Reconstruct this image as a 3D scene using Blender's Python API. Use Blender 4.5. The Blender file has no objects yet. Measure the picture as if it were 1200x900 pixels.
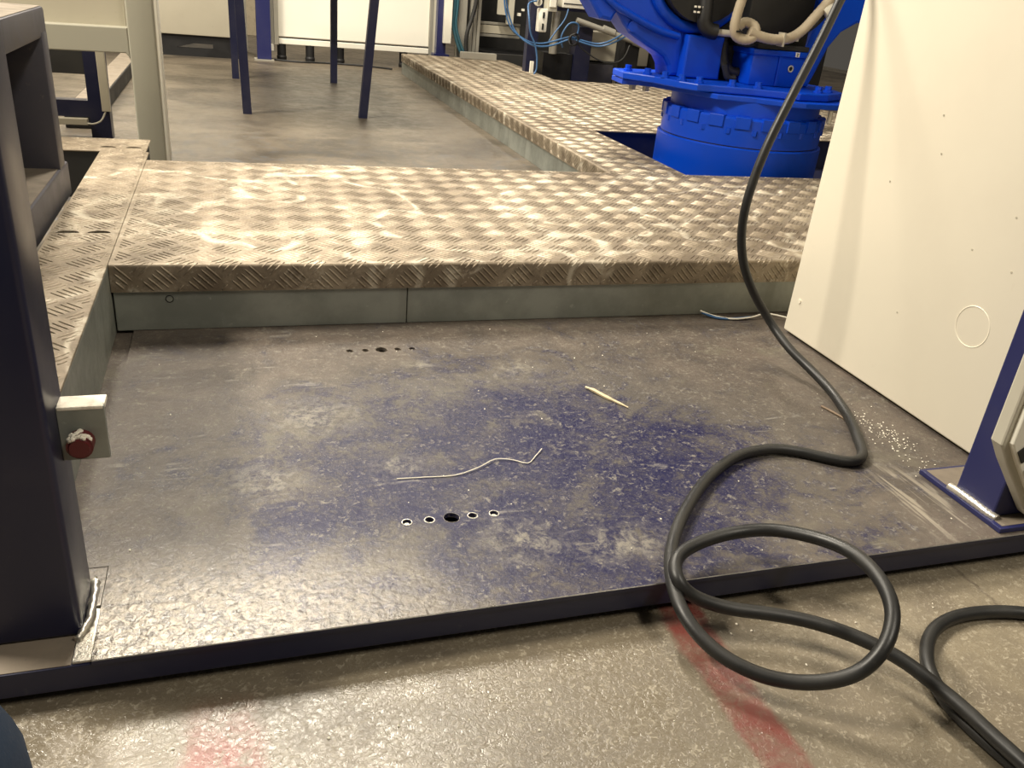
import bpy, bmesh, math, random
from mathutils import Vector, Matrix
random.seed(7)
sc = bpy.context.scene
C = sc.collection

# ------------------------------------------------------------------ camera
cam_d = bpy.data.cameras.new('camera'); cam = bpy.data.objects.new('camera', cam_d); C.objects.link(cam)
cam_d.sensor_width = 36.0; cam_d.lens = 982.0 / 1200.0 * 36.0
cam_d.clip_start = 0.02; cam_d.clip_end = 100
cam.matrix_world = Matrix(((0.952088, 0.050676, -0.301597, 0.0),
                           (-0.292512, 0.438697, -0.849695, 0.0),
                           (0.089251, 0.897205, 0.432501, 0.65),
                           (0, 0, 0, 1)))
sc.camera = cam

# ------------------------------------------------------------------ world and lights
w = bpy.data.worlds.new('hall'); sc.world = w; w.use_nodes = True
bg = w.node_tree.nodes['Background']
bg.inputs[0].default_value = (1.0, 0.90, 0.76, 1); bg.inputs[1].default_value = 0.075

def ceiling_lamp(name, loc, sx, sy, power, col=(1.0, 0.91, 0.76)):
    d = bpy.data.lights.new(name, 'AREA'); d.shape = 'RECTANGLE'; d.size = sx; d.size_y = sy
    d.energy = power; d.color = col
    o = bpy.data.objects.new(name, d); C.objects.link(o); o.location = loc
    return o
ceiling_lamp('hall_tube_light', (0.50, 4.1, 4.0), 0.4, 1.3, 215)
ceiling_lamp('hall_tube_light', (-0.8, 4.7, 4.0), 0.4, 1.5, 180)
ceiling_lamp('hall_tube_light', (-2.6, 2.1, 3.7), 0.4, 1.2, 430)
ceiling_lamp('hall_tube_light', (1.7, -1.2, 4.0), 0.6, 1.8, 110)
ceiling_lamp('hall_tube_light', (-0.6, 9.5, 4.2), 0.5, 2.0, 110)
ceiling_lamp('hall_tube_light', (2.6, 9.5, 4.2), 0.5, 2.0, 100)

vs = sc.view_settings
vs.view_transform = 'Standard'; vs.look = 'None'; vs.exposure = 0.0; vs.gamma = 1.0; vs.use_curve_mapping = False

# ------------------------------------------------------------------ material helpers
class G:
    """small node-graph writer"""
    def __init__(s, name):
        s.m = bpy.data.materials.new(name); s.m.use_nodes = True
        s.t = s.m.node_tree; s.b = s.t.nodes['Principled BSDF']
        s.pos = s.t.nodes.new('ShaderNodeNewGeometry').outputs['Position']
    def n(s, typ, ins=None, **kw):
        nd = s.t.nodes.new(typ)
        for k, v in kw.items(): setattr(nd, k, v)
        for k, v in (ins or {}).items(): s.set(nd.inputs[k], v)
        return nd
    def set(s, sock, v):
        if isinstance(v, bpy.types.NodeSocket): s.t.links.new(v, sock)
        else: sock.default_value = v
    def noise(s, scale, detail=4.0, rough=0.55, dist=0.0, vec=None, stretch=None):
        v = vec or s.pos
        if stretch: v = s.n('ShaderNodeMapping', {'Vector': v, 'Scale': stretch[0], 'Rotation': stretch[1]}).outputs[0]
        return s.n('ShaderNodeTexNoise', {'Vector': v, 'Scale': scale, 'Detail': detail, 'Roughness': rough, 'Distortion': dist}).outputs[0]
    def ramp(s, fac, lo, hi, a=0.0, b=1.0):
        return s.n('ShaderNodeMapRange', {'Value': fac, 'From Min': lo, 'From Max': hi, 'To Min': a, 'To Max': b}, interpolation_type='SMOOTHSTEP').outputs[0]
    def mix(s, f, a, b, mode='MIX'):
        nd = s.n('ShaderNodeMix', data_type='RGBA', blend_type=mode)
        for i, v in ((0, f), (6, a), (7, b)):
            if not isinstance(v, bpy.types.NodeSocket) and i and len(v) == 3: v = (*v, 1)
            s.set(nd.inputs[i], v)
        return nd.outputs[2]
    def math(s, op, a, b=0.5, c=None):
        nd = s.n('ShaderNodeMath', operation=op); s.set(nd.inputs[0], a); s.set(nd.inputs[1], b)
        if c is not None: s.set(nd.inputs[2], c)
        return nd.outputs[0]
    def xyz(s): return s.n('ShaderNodeSeparateXYZ', {0: s.pos}).outputs
    def bump(s, h, strength=0.3, dist=0.002):
        s.t.links.new(s.n('ShaderNodeBump', {'Height': h, 'Strength': strength, 'Distance': dist}).outputs[0], s.b.inputs['Normal'])
    def out(s, col=None, rough=None, metal=None, spec=None):
        for k, v in (('Base Color', col), ('Roughness', rough), ('Metallic', metal), ('Specular IOR Level', spec)):
            if v is not None:
                if k == 'Base Color' and not isinstance(v, bpy.types.NodeSocket) and len(v) == 3: v = (*v, 1)
                s.set(s.b.inputs[k], v)
        return s.m

def paint(name, col, rough=0.4, metal=0.0, dirt=(0.2, 0.16, 0.12), amount=0.25, scale=9.0, bump=0.05, spec=0.5):
    g = G(name)
    n1 = g.noise(scale, 5, 0.6); n2 = g.noise(scale * 9, 3, 0.6)
    f = g.math('MULTIPLY', g.ramp(n1, 0.45, 0.75), amount)
    f2 = g.math('MULTIPLY', g.ramp(n2, 0.66, 0.74), amount * 0.8)
    c = g.mix(g.math('MAXIMUM', f, f2), col, dirt)
    g.bump(n2, bump, 0.001)
    return g.out(c, g.ramp(n1, 0.3, 0.7, rough * 0.85, min(1, rough * 1.25)), metal, spec)

# concrete hall floor with worn red painted lines
g = G('concrete'); x, y, z = g.xyz()
big = g.noise(2.2, 5, 0.6); mid = g.noise(14, 5, 0.65, 0.4); fine = g.noise(170, 3, 0.7, 0.9)
scr = g.noise(60, 2, 0.5, 0.3, stretch=((1.0, 0.12, 1.0), (0, 0, 0.35)))
c = g.mix(g.ramp(big, 0.35, 0.68), (0.165, 0.138, 0.097), (0.250, 0.213, 0.152))
c = g.mix(g.ramp(mid, 0.35, 0.75), c, (0.150, 0.124, 0.088))
c = g.mix(g.math('MULTIPLY', g.ramp(fine, 0.54, 0.68), 0.5), c, (0.48, 0.43, 0.33))
c = g.mix(g.math('MULTIPLY', g.ramp(scr, 0.66, 0.74), 0.15), c, (0.45, 0.40, 0.31))
def band(x0, x1, soft, ymax=None):
    j = g.math('ADD', x, g.math('MULTIPLY', g.math('SUBTRACT', mid, 0.5), 0.03))
    m = g.math('MULTIPLY', g.ramp(j, x0 - soft, x0 + soft), g.ramp(j, x1 - soft, x1 + soft, 1, 0))
    if ymax: m = g.math('MULTIPLY', m, g.ramp(y, ymax - 0.05, ymax + 0.05, 1, 0))
    return m
wear = g.ramp(g.noise(34, 5, 0.75, 0.6), 0.38, 0.66, 0.95, 0.45)
c = g.mix(g.math('MULTIPLY', band(0.482, 0.538, 0.006), wear), c, (0.165, 0.038, 0.030))
wear2 = g.ramp(g.noise(30, 5, 0.75, 1.5), 0.44, 0.70, 0.95, 0.05)
c = g.mix(g.math('MULTIPLY', band(-0.075, -0.005, 0.012, 0.655), wear2), c, (0.25, 0.065, 0.048))
c = g.mix(g.math('MULTIPLY', band(0.952, 0.956, 0.002), 0.6), c, (0.10, 0.08, 0.06))
g.bump(g.math('ADD', fine, g.math('MULTIPLY', mid, 0.6)), 0.55, 0.0017)
M_CONC = g.out(c, g.math('ADD', g.ramp(mid, 0.3, 0.75, 0.20, 0.40), g.ramp(fine, 0.4, 0.65, 0.0, 0.14)), 0.0, 0.9)

# worn navy painted steel deck, dust and shoe marks
g = G('worn_navy_deck'); x, y, z = g.xyz()
big = g.noise(3.0, 5, 0.6, 0.6); mid = g.noise(9, 6, 0.7, 0.8); mot = g.noise(40, 6, 0.78, 0.35); fine = g.noise(110, 4, 0.8, 0.4); dust = g.noise(260, 3, 0.7, 0.5)
scr = g.noise(55, 3, 0.6, 0.4, stretch=((1.0, 0.10, 1.0), (0, 0, 0.12)))
scr2 = g.noise(45, 3, 0.6, 0.6, stretch=((0.10, 1.0, 1.0), (0, 0, 0.3)))
def blob(cx, cy, rx_, ry_, lo=0.3, hi=1.1):
    dx = g.math('DIVIDE', g.math('SUBTRACT', x, cx), rx_); dy = g.math('DIVIDE', g.math('SUBTRACT', y, cy), ry_)
    return g.ramp(g.math('SQRT', g.math('ADD', g.math('MULTIPLY', dx, dx), g.math('MULTIPLY', dy, dy))), lo, hi, 1.0, 0.0)
def cen(n, k): return g.math('MULTIPLY', g.math('SUBTRACT', n, 0.5), k)
mask = g.math('MULTIPLY', blob(0.40, 0.98, 0.64, 0.52, 0.25, 1.1), 0.60)
for n_, k_ in ((big, 0.8), (mid, 1.7), (mot, 1.7), (fine, 1.1)): mask = g.math('ADD', mask, cen(n_, k_))
navy = g.ramp(mask, 0.14, 0.68)
c = g.mix(g.ramp(mid, 0.3, 0.7), (0.125, 0.102, 0.084), (0.075, 0.063, 0.055))
c = g.mix(g.math('MULTIPLY', blob(0.42, 1.02, 0.66, 0.5), 0.65), c, (0.068, 0.066, 0.062))
c = g.mix(navy, c, (0.010, 0.010, 0.046))
c = g.mix(g.math('MULTIPLY', g.ramp(g.noise(7, 5, 0.75, 0.5), 0.56, 0.68), 0.55), c, (0.135, 0.122, 0.092))
pale = g.math('MULTIPLY', g.ramp(fine, 0.48, 0.64), g.ramp(mot, 0.44, 0.62))
patch = None
for cx_, cy_, ra, rb_ in ((0.205, 1.035, 0.05, 0.035), (0.30, 1.375, 0.05, 0.03), (0.485, 1.345, 0.06, 0.05), (0.02, 1.02, 0.07, 0.06), (0.46, 0.80, 0.10, 0.05), (0.33, 0.83, 0.07, 0.06), (0.10, 1.20, 0.10, 0.08)):
    q_ = blob(cx_, cy_, ra, rb_, 0.1, 1.2); patch = q_ if patch is None else g.math('MAXIMUM', patch, q_)
pale = g.math('MAXIMUM', pale, g.math('MULTIPLY', patch, g.ramp(mot, 0.42, 0.62)))
c = g.mix(g.math('MULTIPLY', pale, 0.8), c, (0.25, 0.23, 0.185))
c = g.mix(g.math('MULTIPLY', g.math('MULTIPLY', g.ramp(scr2, 0.6, 0.7), g.ramp(mid, 0.5, 0.62)), 0.5), c, (0.30, 0.28, 0.24))
c = g.mix(g.math('MULTIPLY', g.ramp(dust, 0.64, 0.72), 0.55), c, (0.36, 0.33, 0.27))
# paint worn to metal: cable drag marks, front left corner with glare painted in
bare_glare = g.math('MAXIMUM', g.math('MULTIPLY', blob(-0.12, 0.725, 0.46, 0.20, 0.05, 1.0), g.ramp(fine, 0.40, 0.62)), g.math('MULTIPLY', blob(0.955, 0.82, 0.09, 0.13, 0.3, 1.0), g.ramp(scr, 0.50, 0.62)))
c = g.mix(g.math('MULTIPLY', bare_glare, 0.8), c, (0.46, 0.415, 0.345))
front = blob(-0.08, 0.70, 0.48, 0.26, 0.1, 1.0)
lump = g.noise(85, 2, 0.5, 0.5)
g.bump(g.math('ADD', g.math('ADD', fine, mot), g.math('MULTIPLY', lump, g.math('MULTIPLY_ADD', front, 2.0, 0.5))), 0.7, 0.0011)
M_DECK = g.out(c, g.math('SUBTRACT', g.ramp(fine, 0.3, 0.7, 0.34, 0.56), g.math('MULTIPLY', front, 0.15)), g.math('MULTIPLY', bare_glare, 0.55), g.math('MULTIPLY_ADD', front, 0.60, 0.30))

# dusty deck further back
g = G('dusty_deck'); x, y, z = g.xyz()
st = g.noise(3.0, 6, 0.65, 0.7, stretch=((0.8, 1.25, 1), (0, 0, 0))); mid = g.noise(16, 5, 0.7, 0.5); fine = g.noise(90, 3, 0.7)
c = g.mix(g.ramp(st, 0.35, 0.65), (0.052, 0.041, 0.028), (0.125, 0.101, 0.072))
c = g.mix(g.math('MULTIPLY', g.math('MULTIPLY', g.ramp(mid, 0.5, 0.62), g.ramp(y, 2.6, 4.2, 0.8, 0.0)), 0.8), c, (0.085, 0.09, 0.105))
c = g.mix(g.math('MULTIPLY', g.ramp(fine, 0.66, 0.74), 0.4), c, (0.42, 0.38, 0.30))
g.bump(mid, 0.3, 0.001)
M_FAR = g.out(c, g.ramp(mid, 0.3, 0.7, 0.36, 0.55), 0.0, 0.6)

# aluminium tread plate
def alu(name, c1, c2, c3, rough, metal):
    g = G(name)
    big = g.noise(3.6, 6, 0.65, 0.8); mid = g.noise(17, 6, 0.7, 0.5); fine = g.noise(150, 3, 0.6); ringn = g.noise(2.6, 2, 0.5, 0.3)
    c = g.mix(g.ramp(big, 0.36, 0.66), c1, c2)
    c = g.mix(g.math('MULTIPLY', g.ramp(mid, 0.42, 0.68), 0.85), c, c3)
    ln = g.math('MULTIPLY', g.ramp(g.math('ABSOLUTE', g.math('SUBTRACT', ringn, 0.52)), 0.004, 0.022, 1.0, 0.0), g.ramp(mid, 0.40, 0.55))
    c = g.mix(g.math('MULTIPLY', ln, 0.55), c, (0.66, 0.60, 0.48))
    c = g.mix(g.math('MULTIPLY', g.math('MULTIPLY', g.ramp(big, 0.55, 0.7), g.ramp(fine, 0.45, 0.62)), 0.55), c, (0.68, 0.62, 0.50))
    c = g.mix(g.math('MULTIPLY', g.ramp(fine, 0.6, 0.72), 0.35), c, (0.66, 0.60, 0.48))
    g.bump(g.math('ADD', mid, fine), 0.35, 0.001)
    return g.out(c, g.ramp(mid, 0.3, 0.7, rough * 0.85, rough * 1.25), metal)
M_ALU = alu('tread_aluminium', (0.205, 0.163, 0.113), (0.37, 0.308, 0.225), (0.155, 0.122, 0.085), 0.52, 0.35)
M_BAR = alu('tread_bar_aluminium', (0.235, 0.19, 0.135), (0.41, 0.345, 0.255), (0.18, 0.143, 0.10), 0.48, 0.45)

# galvanised channel
g = G('galvanised'); mid = g.noise(9, 5, 0.6); fine = g.noise(60, 3, 0.6); vert = g.noise(14, 3, 0.5, stretch=((1, 1, 0.12), (0, 0, 0)))
c = g.mix(g.ramp(mid, 0.35, 0.65), (0.235, 0.25, 0.222), (0.32, 0.335, 0.30))
c = g.mix(g.math('MULTIPLY', g.ramp(vert, 0.55, 0.7), 0.5), c, (0.14, 0.14, 0.115))
c = g.mix(g.math('MULTIPLY', g.ramp(fine, 0.66, 0.75), 0.4), c, (0.45, 0.45, 0.40))
M_GALV = g.out(c, g.ramp(fine, 0.3, 0.7, 0.36, 0.52), 0.35)

M_CREAM = paint('cream_panel', (0.86, 0.80, 0.655), 0.42, amount=0.08, dirt=(0.45, 0.36, 0.25), scale=3.0)
M_NAVY = paint('navy_paint', (0.010, 0.012, 0.040), 0.36, amount=0.18, dirt=(0.10, 0.09, 0.09), scale=6)
M_NAVY2 = paint('navy_post_paint', (0.017, 0.020, 0.090), 0.4, amount=0.10, dirt=(0.10, 0.09, 0.09), scale=6)
M_GREYBLUE = paint('dusty_grey_navy', (0.060, 0.058, 0.075), 0.5, amount=0.5, dirt=(0.16, 0.14, 0.12), scale=6)
M_DUSTTOP = paint('dust_layer', (0.20, 0.165, 0.125), 0.7, amount=0.5, dirt=(0.11, 0.095, 0.08), scale=20)
M_ROBOT = paint('robot_blue', (0.001, 0.062, 0.60), 0.38, amount=0.15, dirt=(0.008, 0.03, 0.20), scale=5, spec=0.35)
M_BLACK = paint('black_plastic', (0.006, 0.006, 0.0065), 0.5, amount=0.2, dirt=(0.025, 0.022, 0.02))
M_RUBBER = paint('black_rubber', (0.014, 0.014, 0.0135), 0.45, amount=0.22, dirt=(0.06, 0.055, 0.045), scale=12, bump=0.15)
M_GREYPAINT = paint('grey_green_paint', (0.40, 0.385, 0.31), 0.45, amount=0.15, dirt=(0.25, 0.22, 0.16), scale=5)
M_BEIGE = paint('beige_panel', (0.50, 0.46, 0.36), 0.45, amount=0.2, dirt=(0.32, 0.28, 0.20), scale=3)
M_WHITE = paint('white_panel', (0.86, 0.83, 0.72), 0.4, amount=0.06, dirt=(0.5, 0.42, 0.3), scale=3)
M_LGREY = paint('light_grey_plastic', (0.52, 0.49, 0.40), 0.45, amount=0.12, dirt=(0.3, 0.26, 0.2))
M_PROFILE = paint('aluminium_profile', (0.42, 0.40, 0.34), 0.4, 0.4, amount=0.2, dirt=(0.2, 0.18, 0.14))
M_BARE = paint('bare_steel', (0.62, 0.59, 0.52), 0.32, 0.8, amount=0.3, dirt=(0.25, 0.2, 0.16), scale=40, bump=0.4)
M_CHIP = paint('worn_white', (0.85, 0.80, 0.68), 0.6, amount=0.6, dirt=(0.45, 0.38, 0.28), scale=60, bump=0.5)
M_RED = paint('red_cap', (0.10, 0.010, 0.012), 0.4, amount=0.15)
M_HOSEB = paint('blue_hose', (0.05, 0.13, 0.28), 0.35, amount=0.1)
M_HOSET = paint('teal_hose', (0.03, 0.10, 0.13), 0.4, amount=0.1)
M_CONDUIT = paint('beige_conduit', (0.46, 0.39, 0.28), 0.55, amount=0.4, dirt=(0.2, 0.15, 0.1), scale=20)
M_DARK = paint('dark_grey', (0.018, 0.0175, 0.0165), 0.6, amount=0.3, dirt=(0.045, 0.04, 0.033))
M_STRAW = paint('straw', (0.68, 0.56, 0.36), 0.6, amount=0.3)
M_WIRE = paint('pale_wire', (0.62, 0.58, 0.50), 0.4, amount=0.2)
M_DENIM = paint('denim', (0.012, 0.030, 0.065), 0.85, amount=0.3, dirt=(0.03, 0.05, 0.08), scale=30, bump=0.3)
M_WOODBR = paint('brown_stick', (0.20, 0.14, 0.09), 0.7, amount=0.3)

# ------------------------------------------------------------------ geometry helpers
def box(bm, x0, x1, y0, y1, z0, z1, bev=0.0, seg=2):
    r = bmesh.ops.create_cube(bm, size=1.0)
    vs = r['verts']
    bmesh.ops.transform(bm, matrix=Matrix.Translation(((x0 + x1) / 2, (y0 + y1) / 2, (z0 + z1) / 2)) @ Matrix.Diagonal((x1 - x0, y1 - y0, z1 - z0, 1)), verts=vs)
    if bev > 0:
        es = {e for v in vs for e in v.link_edges}
        bmesh.ops.bevel(bm, geom=list(es), offset=bev, segments=seg, affect='EDGES', profile=0.5)
    return bm
def nb(): return bmesh.new()
def bx(*a, **k): return box(nb(), *a, **k)
def prism(poly, axis, a, b, bev=0.0, bm=None):
    """extrude a 2D outline; axis 'y': poly in (x,z), axis 'z': poly in (x,y), axis 'x': poly in (y,z)"""
    bm = bm or nb()
    def p3(p, t):
        return (p[0], t, p[1]) if axis == 'y' else ((p[0], p[1], t) if axis == 'z' else (t, p[0], p[1]))
    v0 = [bm.verts.new(p3(p, a)) for p in poly]; v1 = [bm.verts.new(p3(p, b)) for p in poly]
    n = len(poly); fs = [bm.faces.new(v0), bm.faces.new(v1)]
    for i in range(n): fs.append(bm.faces.new((v0[i], v0[(i + 1) % n], v1[(i + 1) % n], v1[i])))
    bmesh.ops.recalc_face_normals(bm, faces=fs)
    if bev > 0:
        es = [e for f in fs[:2] for e in f.edges]
        bmesh.ops.bevel(bm, geom=list(set(es)), offset=bev, segments=2, affect='EDGES', profile=0.5)
    return bm
def lathe(prof, cx, cy, seg=48, bm=None):
    bm = bm or nb(); rings = []
    for r, z in prof:
        rings.append([bm.verts.new((cx + r * math.cos(2 * math.pi * k / seg), cy + r * math.sin(2 * math.pi * k / seg), z)) for k in range(seg)])
    for a, b in zip(rings, rings[1:]):
        for k in range(seg): bm.faces.new((a[k], a[(k + 1) % seg], b[(k + 1) % seg], b[k]))
    bm.faces.new(rings[0]); bm.faces.new(rings[-1])
    bmesh.ops.recalc_face_normals(bm, faces=bm.faces)
    return bm
def cyl(bm, p0, p1, r, seg=16, r2=None):
    p0 = Vector(p0); p1 = Vector(p1); d = p1 - p0; q = d.to_track_quat('Z', 'Y').to_matrix().to_4x4()
    bmesh.ops.create_cone(bm, cap_ends=True, segments=seg, radius1=r, radius2=r if r2 is None else r2, depth=d.length,
                          matrix=Matrix.Translation((p0 + p1) / 2) @ q)
    return bm
def spline(pts, sub=6):
    pts = [Vector(p) for p in pts]; out = []
    for i in range(len(pts) - 1):
        p0 = pts[max(i - 1, 0)]; p1 = pts[i]; p2 = pts[i + 1]; p3 = pts[min(i + 2, len(pts) - 1)]
        for k in range(sub):
            t = k / sub
            out.append(0.5 * ((2 * p1) + (p2 - p0) * t + (2 * p0 - 5 * p1 + 4 * p2 - p3) * t * t + (3 * p1 - p0 - 3 * p2 + p3) * t ** 3))
    out.append(pts[-1]); return out
def tube(pts, r, seg=12, sub=6, bm=None, smooth=0, rib=0.0):
    bm = bm or nb(); P = spline(pts, sub) if sub > 1 else [Vector(p) for p in pts]
    for _ in range(smooth): P = [P[0]] + [(P[i - 1] + 2 * P[i] + P[i + 1]) / 4 for i in range(1, len(P) - 1)] + [P[-1]]
    T = [(P[min(i + 1, len(P) - 1)] - P[max(i - 1, 0)]).normalized() for i in range(len(P))]
    nrm = T[0].orthogonal().normalized(); rings = []
    for i, p in enumerate(P):
        nrm = (nrm - T[i] * nrm.dot(T[i])).normalized(); bn = T[i].cross(nrm)
        rr = (r[min(int(i * len(r) / len(P)), len(r) - 1)] if isinstance(r, (list, tuple)) else r) * (1 + (rib if i % 2 else 0))
        rings.append([bm.verts.new(p + (nrm * math.cos(2 * math.pi * k / seg) + bn * math.sin(2 * math.pi * k / seg)) * rr) for k in range(seg)])
    for a, b in zip(rings, rings[1:]):
        for k in range(seg): bm.faces.new((a[k], a[(k + 1) % seg], b[(k + 1) % seg], b[k]))
    bm.faces.new(rings[0]); bm.faces.new(rings[-1])
    bmesh.ops.recalc_face_normals(bm, faces=bm.faces)
    return bm
def wpos(o):
    v = Vector((0, 0, 0))
    while o: v += o.location; o = o.parent
    return v
def obj(name, bm, m, parent=None, smooth=None, origin=None):
    me = bpy.data.meshes.new(name)
    if parent is not None: off = wpos(parent)
    elif origin is not None: off = Vector(origin)
    else:
        co = [v.co for v in bm.verts]
        off = Vector(((min(c.x for c in co) + max(c.x for c in co)) / 2, (min(c.y for c in co) + max(c.y for c in co)) / 2, min(c.z for c in co)))
    bmesh.ops.translate(bm, verts=bm.verts, vec=-off)
    if smooth is not None:
        for f in bm.faces: f.smooth = True
        for e in bm.edges:
            if len(e.link_faces) == 2 and e.calc_face_angle(0) > math.radians(smooth): e.smooth = False
    bm.to_mesh(me); bm.free(); me.materials.append(m)
    o = bpy.data.objects.new(name, me); C.objects.link(o)
    if parent is not None: o.parent = parent
    else: o.location = off
    return o
def tag(o, label, cat, group=None, kind=None):
    o['label'] = label; o['category'] = cat
    if group: o['group'] = group
    if kind: o['kind'] = kind
    return o
def thing(name, label, cat, loc, group=None, kind=None):
    o = bpy.data.objects.new(name, None); C.objects.link(o); o.location = loc; o.empty_display_size = 0.05
    return tag(o, label, cat, group, kind)
def cut(o, cutters):
    """boolean-subtract a bmesh of cutters (world coordinates) from o"""
    off = wpos(o); bmesh.ops.translate(cutters, verts=cutters.verts, vec=-off)
    me = bpy.data.meshes.new('cutter'); cutters.to_mesh(me); cutters.free()
    c = bpy.data.objects.new('cutter', me); C.objects.link(c); c.location = off
    md = o.modifiers.new('cut', 'BOOLEAN'); md.object = c; md.operation = 'DIFFERENCE'; md.solver = 'EXACT'
    bpy.context.view_layer.update()
    dg = bpy.context.evaluated_depsgraph_get()
    new = bpy.data.meshes.new_from_object(o.evaluated_get(dg)); o.modifiers.clear()
    old = o.data; o.data = new; bpy.data.meshes.remove(old)
    if not new.materials: new.materials.append(M_DARK)
    bpy.data.objects.remove(c); bpy.data.meshes.remove(me)

# ------------------------------------------------------------------ setting
ZF = -0.05                                   # concrete level; deck top is z = 0
tag(obj('floor', bx(-5, 8, -3, 12, ZF - 0.1, ZF), M_CONC), 'stained beige concrete floor with worn red lines in front', 'floor', kind='structure')
tag(obj('floor_deck', bx(-3.2, 7, 1.60, 11.5, ZF, 0.0), M_FAR), 'dusty brown floor behind the tread plate steps', 'floor', kind='structure')
tag(obj('wall_back', bx(-5, 8, 11.6, 11.8, ZF, 4.0), M_DARK), 'dark wall at the back of the hall', 'wall', kind='structure')

# ------------------------------------------------------------------ deck plate with bolt holes
base = thing('base_frame', 'navy steel base frame under the worn front plate', 'frame', (0.3, 0.75, ZF))
obj('front_beam', bx(-1.3, 2.6, 0.7175, 0.80, -0.036, -0.006, 0.001), M_NAVY, base)
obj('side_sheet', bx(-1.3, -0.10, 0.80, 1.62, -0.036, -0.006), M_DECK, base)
obj('ledge_dust', bx(-0.60, -0.182, 0.7195, 0.80, -0.006, -0.0052), M_DUSTTOP, base)
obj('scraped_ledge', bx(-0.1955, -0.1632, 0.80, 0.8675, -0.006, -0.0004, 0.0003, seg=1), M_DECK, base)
obj('scraped_ledge', bx(-0.181, -0.1632, 0.7200, 0.80, -0.006, -0.0030, 0.0006, seg=1), M_BARE, base)
obj('cross_beam', bx(1.9, 2.6, 0.80, 1.62, -0.036, -0.006), M_NAVY, base)
for xx in (-0.9, 0.2, 1.3, 2.3):
    obj('foot', bx(xx - 0.05, xx + 0.05, 0.80, 0.88, ZF, -0.036), M_BLACK, base)
plate_poly = [(-0.1625, 0.716), (2.4, 0.716), (2.4, 1.60), (-0.195, 1.60), (-0.195, 0.868), (-0.1625, 0.868)]
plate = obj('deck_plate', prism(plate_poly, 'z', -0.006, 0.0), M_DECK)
tag(plate, 'worn navy steel deck plate scuffed with dust and two rows of holes', 'steel plate')
rows = [(0.894, [0.191, 0.221, 0.251, 0.280, 0.310]), (1.448, [0.187, 0.216, 0.246, 0.277, 0.305])]
cb = nb()
for yy, xs in rows:
    for i, xx in enumerate(xs):
        cyl(cb, (xx, yy, -0.02), (xx, yy, 0.01), 0.0105 if i == 2 else 0.0058, 20)
cut(plate, cb)
def ring(x, y, z, r0, r1, h, seg=20):
    bm = nb(); L = []
    for r, zz in ((r0, z - h), (r0 + 0.0003, z + h * 0.6), (r1 - 0.0003, z + h * 0.6), (r1, z)):
        L.append([bm.verts.new((x + r * math.cos(2 * math.pi * k / seg), y + r * math.sin(2 * math.pi * k / seg), zz)) for k in range(seg)])
    for a, b in zip(L, L[1:]):
        for k in range(seg): bm.faces.new((a[k], a[(k + 1) % seg], b[(k + 1) % seg], b[k]))
    bmesh.ops.recalc_face_normals(bm, faces=bm.faces); return bm
for r_i, (yy, xs) in enumerate(rows):
    for i, xx in enumerate(xs):
        R = 0.0105 if i == 2 else 0.0058
        obj('hole_rim', ring(xx, yy, 0.0, R, R + (0.0016 if r_i == 0 and i != 2 else 0.0007), 0.0012), M_BARE if r_i == 0 else M_DUSTTOP, plate)
        if i in (0, 4):
            obj('screw', cyl(nb(), (xx, yy, -0.03), (xx, yy, -0.003), 0.0036, 10), M_BARE, plate)
obj('front_edge', bx(-0.1625, 2.4, 0.7150, 0.7161, -0.006, -0.0006), M_NAVY, plate)
obj('worn_edge', prism([(0.7149, -0.0008), (0.7157, 0.0002), (0.7163, -0.0004)], 'x', -0.1625, 2.4), M_BARE, plate)

# ------------------------------------------------------------------ tread plate (five-bar pattern as real ridges)
P = 0.077
def tread_bars(inside, fmap, u0, u1, v0, v1, cu0=0.0, cv0=0.0, h=0.0015, length=0.043, wid=0.0042, gap=0.0106):
    """ridges on an unrolled sheet around a group centre (cu0, cv0); fmap(u, v, h) gives the 3D point"""
    bm = nb(); s = math.sqrt(0.5); N = 8
    for k in range(int((u0 - cu0) / (P / 2)) - 2, int((u1 - cu0) / (P / 2)) + 3):
        for m in range(int((v0 - cv0) / (P / 2)) - 2, int((v1 - cv0) / (P / 2)) + 3):
            if (k + m) % 2: continue
            cu = k * P / 2 + cu0; cv = m * P / 2 + cv0
            if not (u0 - 0.04 < cu < u1 + 0.04 and v0 - 0.04 < cv < v1 + 0.04): continue
            a = (s, -s) if m % 2 else (s, s); b = (-a[1], a[0])
            for q in range(-2, 3):
                bu = cu + b[0] * q * gap; bv = cv + b[1] * q * gap
                ok = [t for t in range(N + 1) if inside(bu + a[0] * (t / N - 0.5) * length, bv + a[1] * (t / N - 0.5) * length)]
                if len(ok) < 3 or ok[-1] - ok[0] != len(ok) - 1: continue
                ta, tb = ok[0] / N - 0.5, ok[-1] / N - 0.5; prev = None
                for t, ww, hh in ((0, 0.0, 0.0), (0.14, 0.75, 1.0), (0.38, 1.0, 1.0), (0.62, 1.0, 1.0), (0.86, 0.75, 1.0), (1, 0.0, 0.0)):
                    l = (ta + (tb - ta) * t) * length; c = (bu + a[0] * l, bv + a[1] * l)
                    if ww == 0: cur = [bm.verts.new(fmap(c[0], c[1], 0))]
                    else:
                        def pt(f_, z_): return bm.verts.new(fmap(c[0] + b[0] * ww * wid * f_, c[1] + b[1] * ww * wid * f_, z_))
                        cur = [pt(0.5, 0), pt(0.22, h * hh), pt(-0.22, h * hh), pt(-0.5, 0)]
                    if prev:
                        if len(prev) == 1:
                            for i in range(3): bm.faces.new((prev[0], cur[i + 1], cur[i]))
                        elif len(cur) == 1:
                            for i in range(3): bm.faces.new((prev[i], prev[i + 1], cur[0]))
                        else:
                            for i in range(3): bm.faces.new((prev[i], prev[i + 1], cur[i + 1], cur[i]))
                    prev = cur
    bmesh.ops.recalc_face_normals(bm, faces=bm.faces)
    return bm
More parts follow.
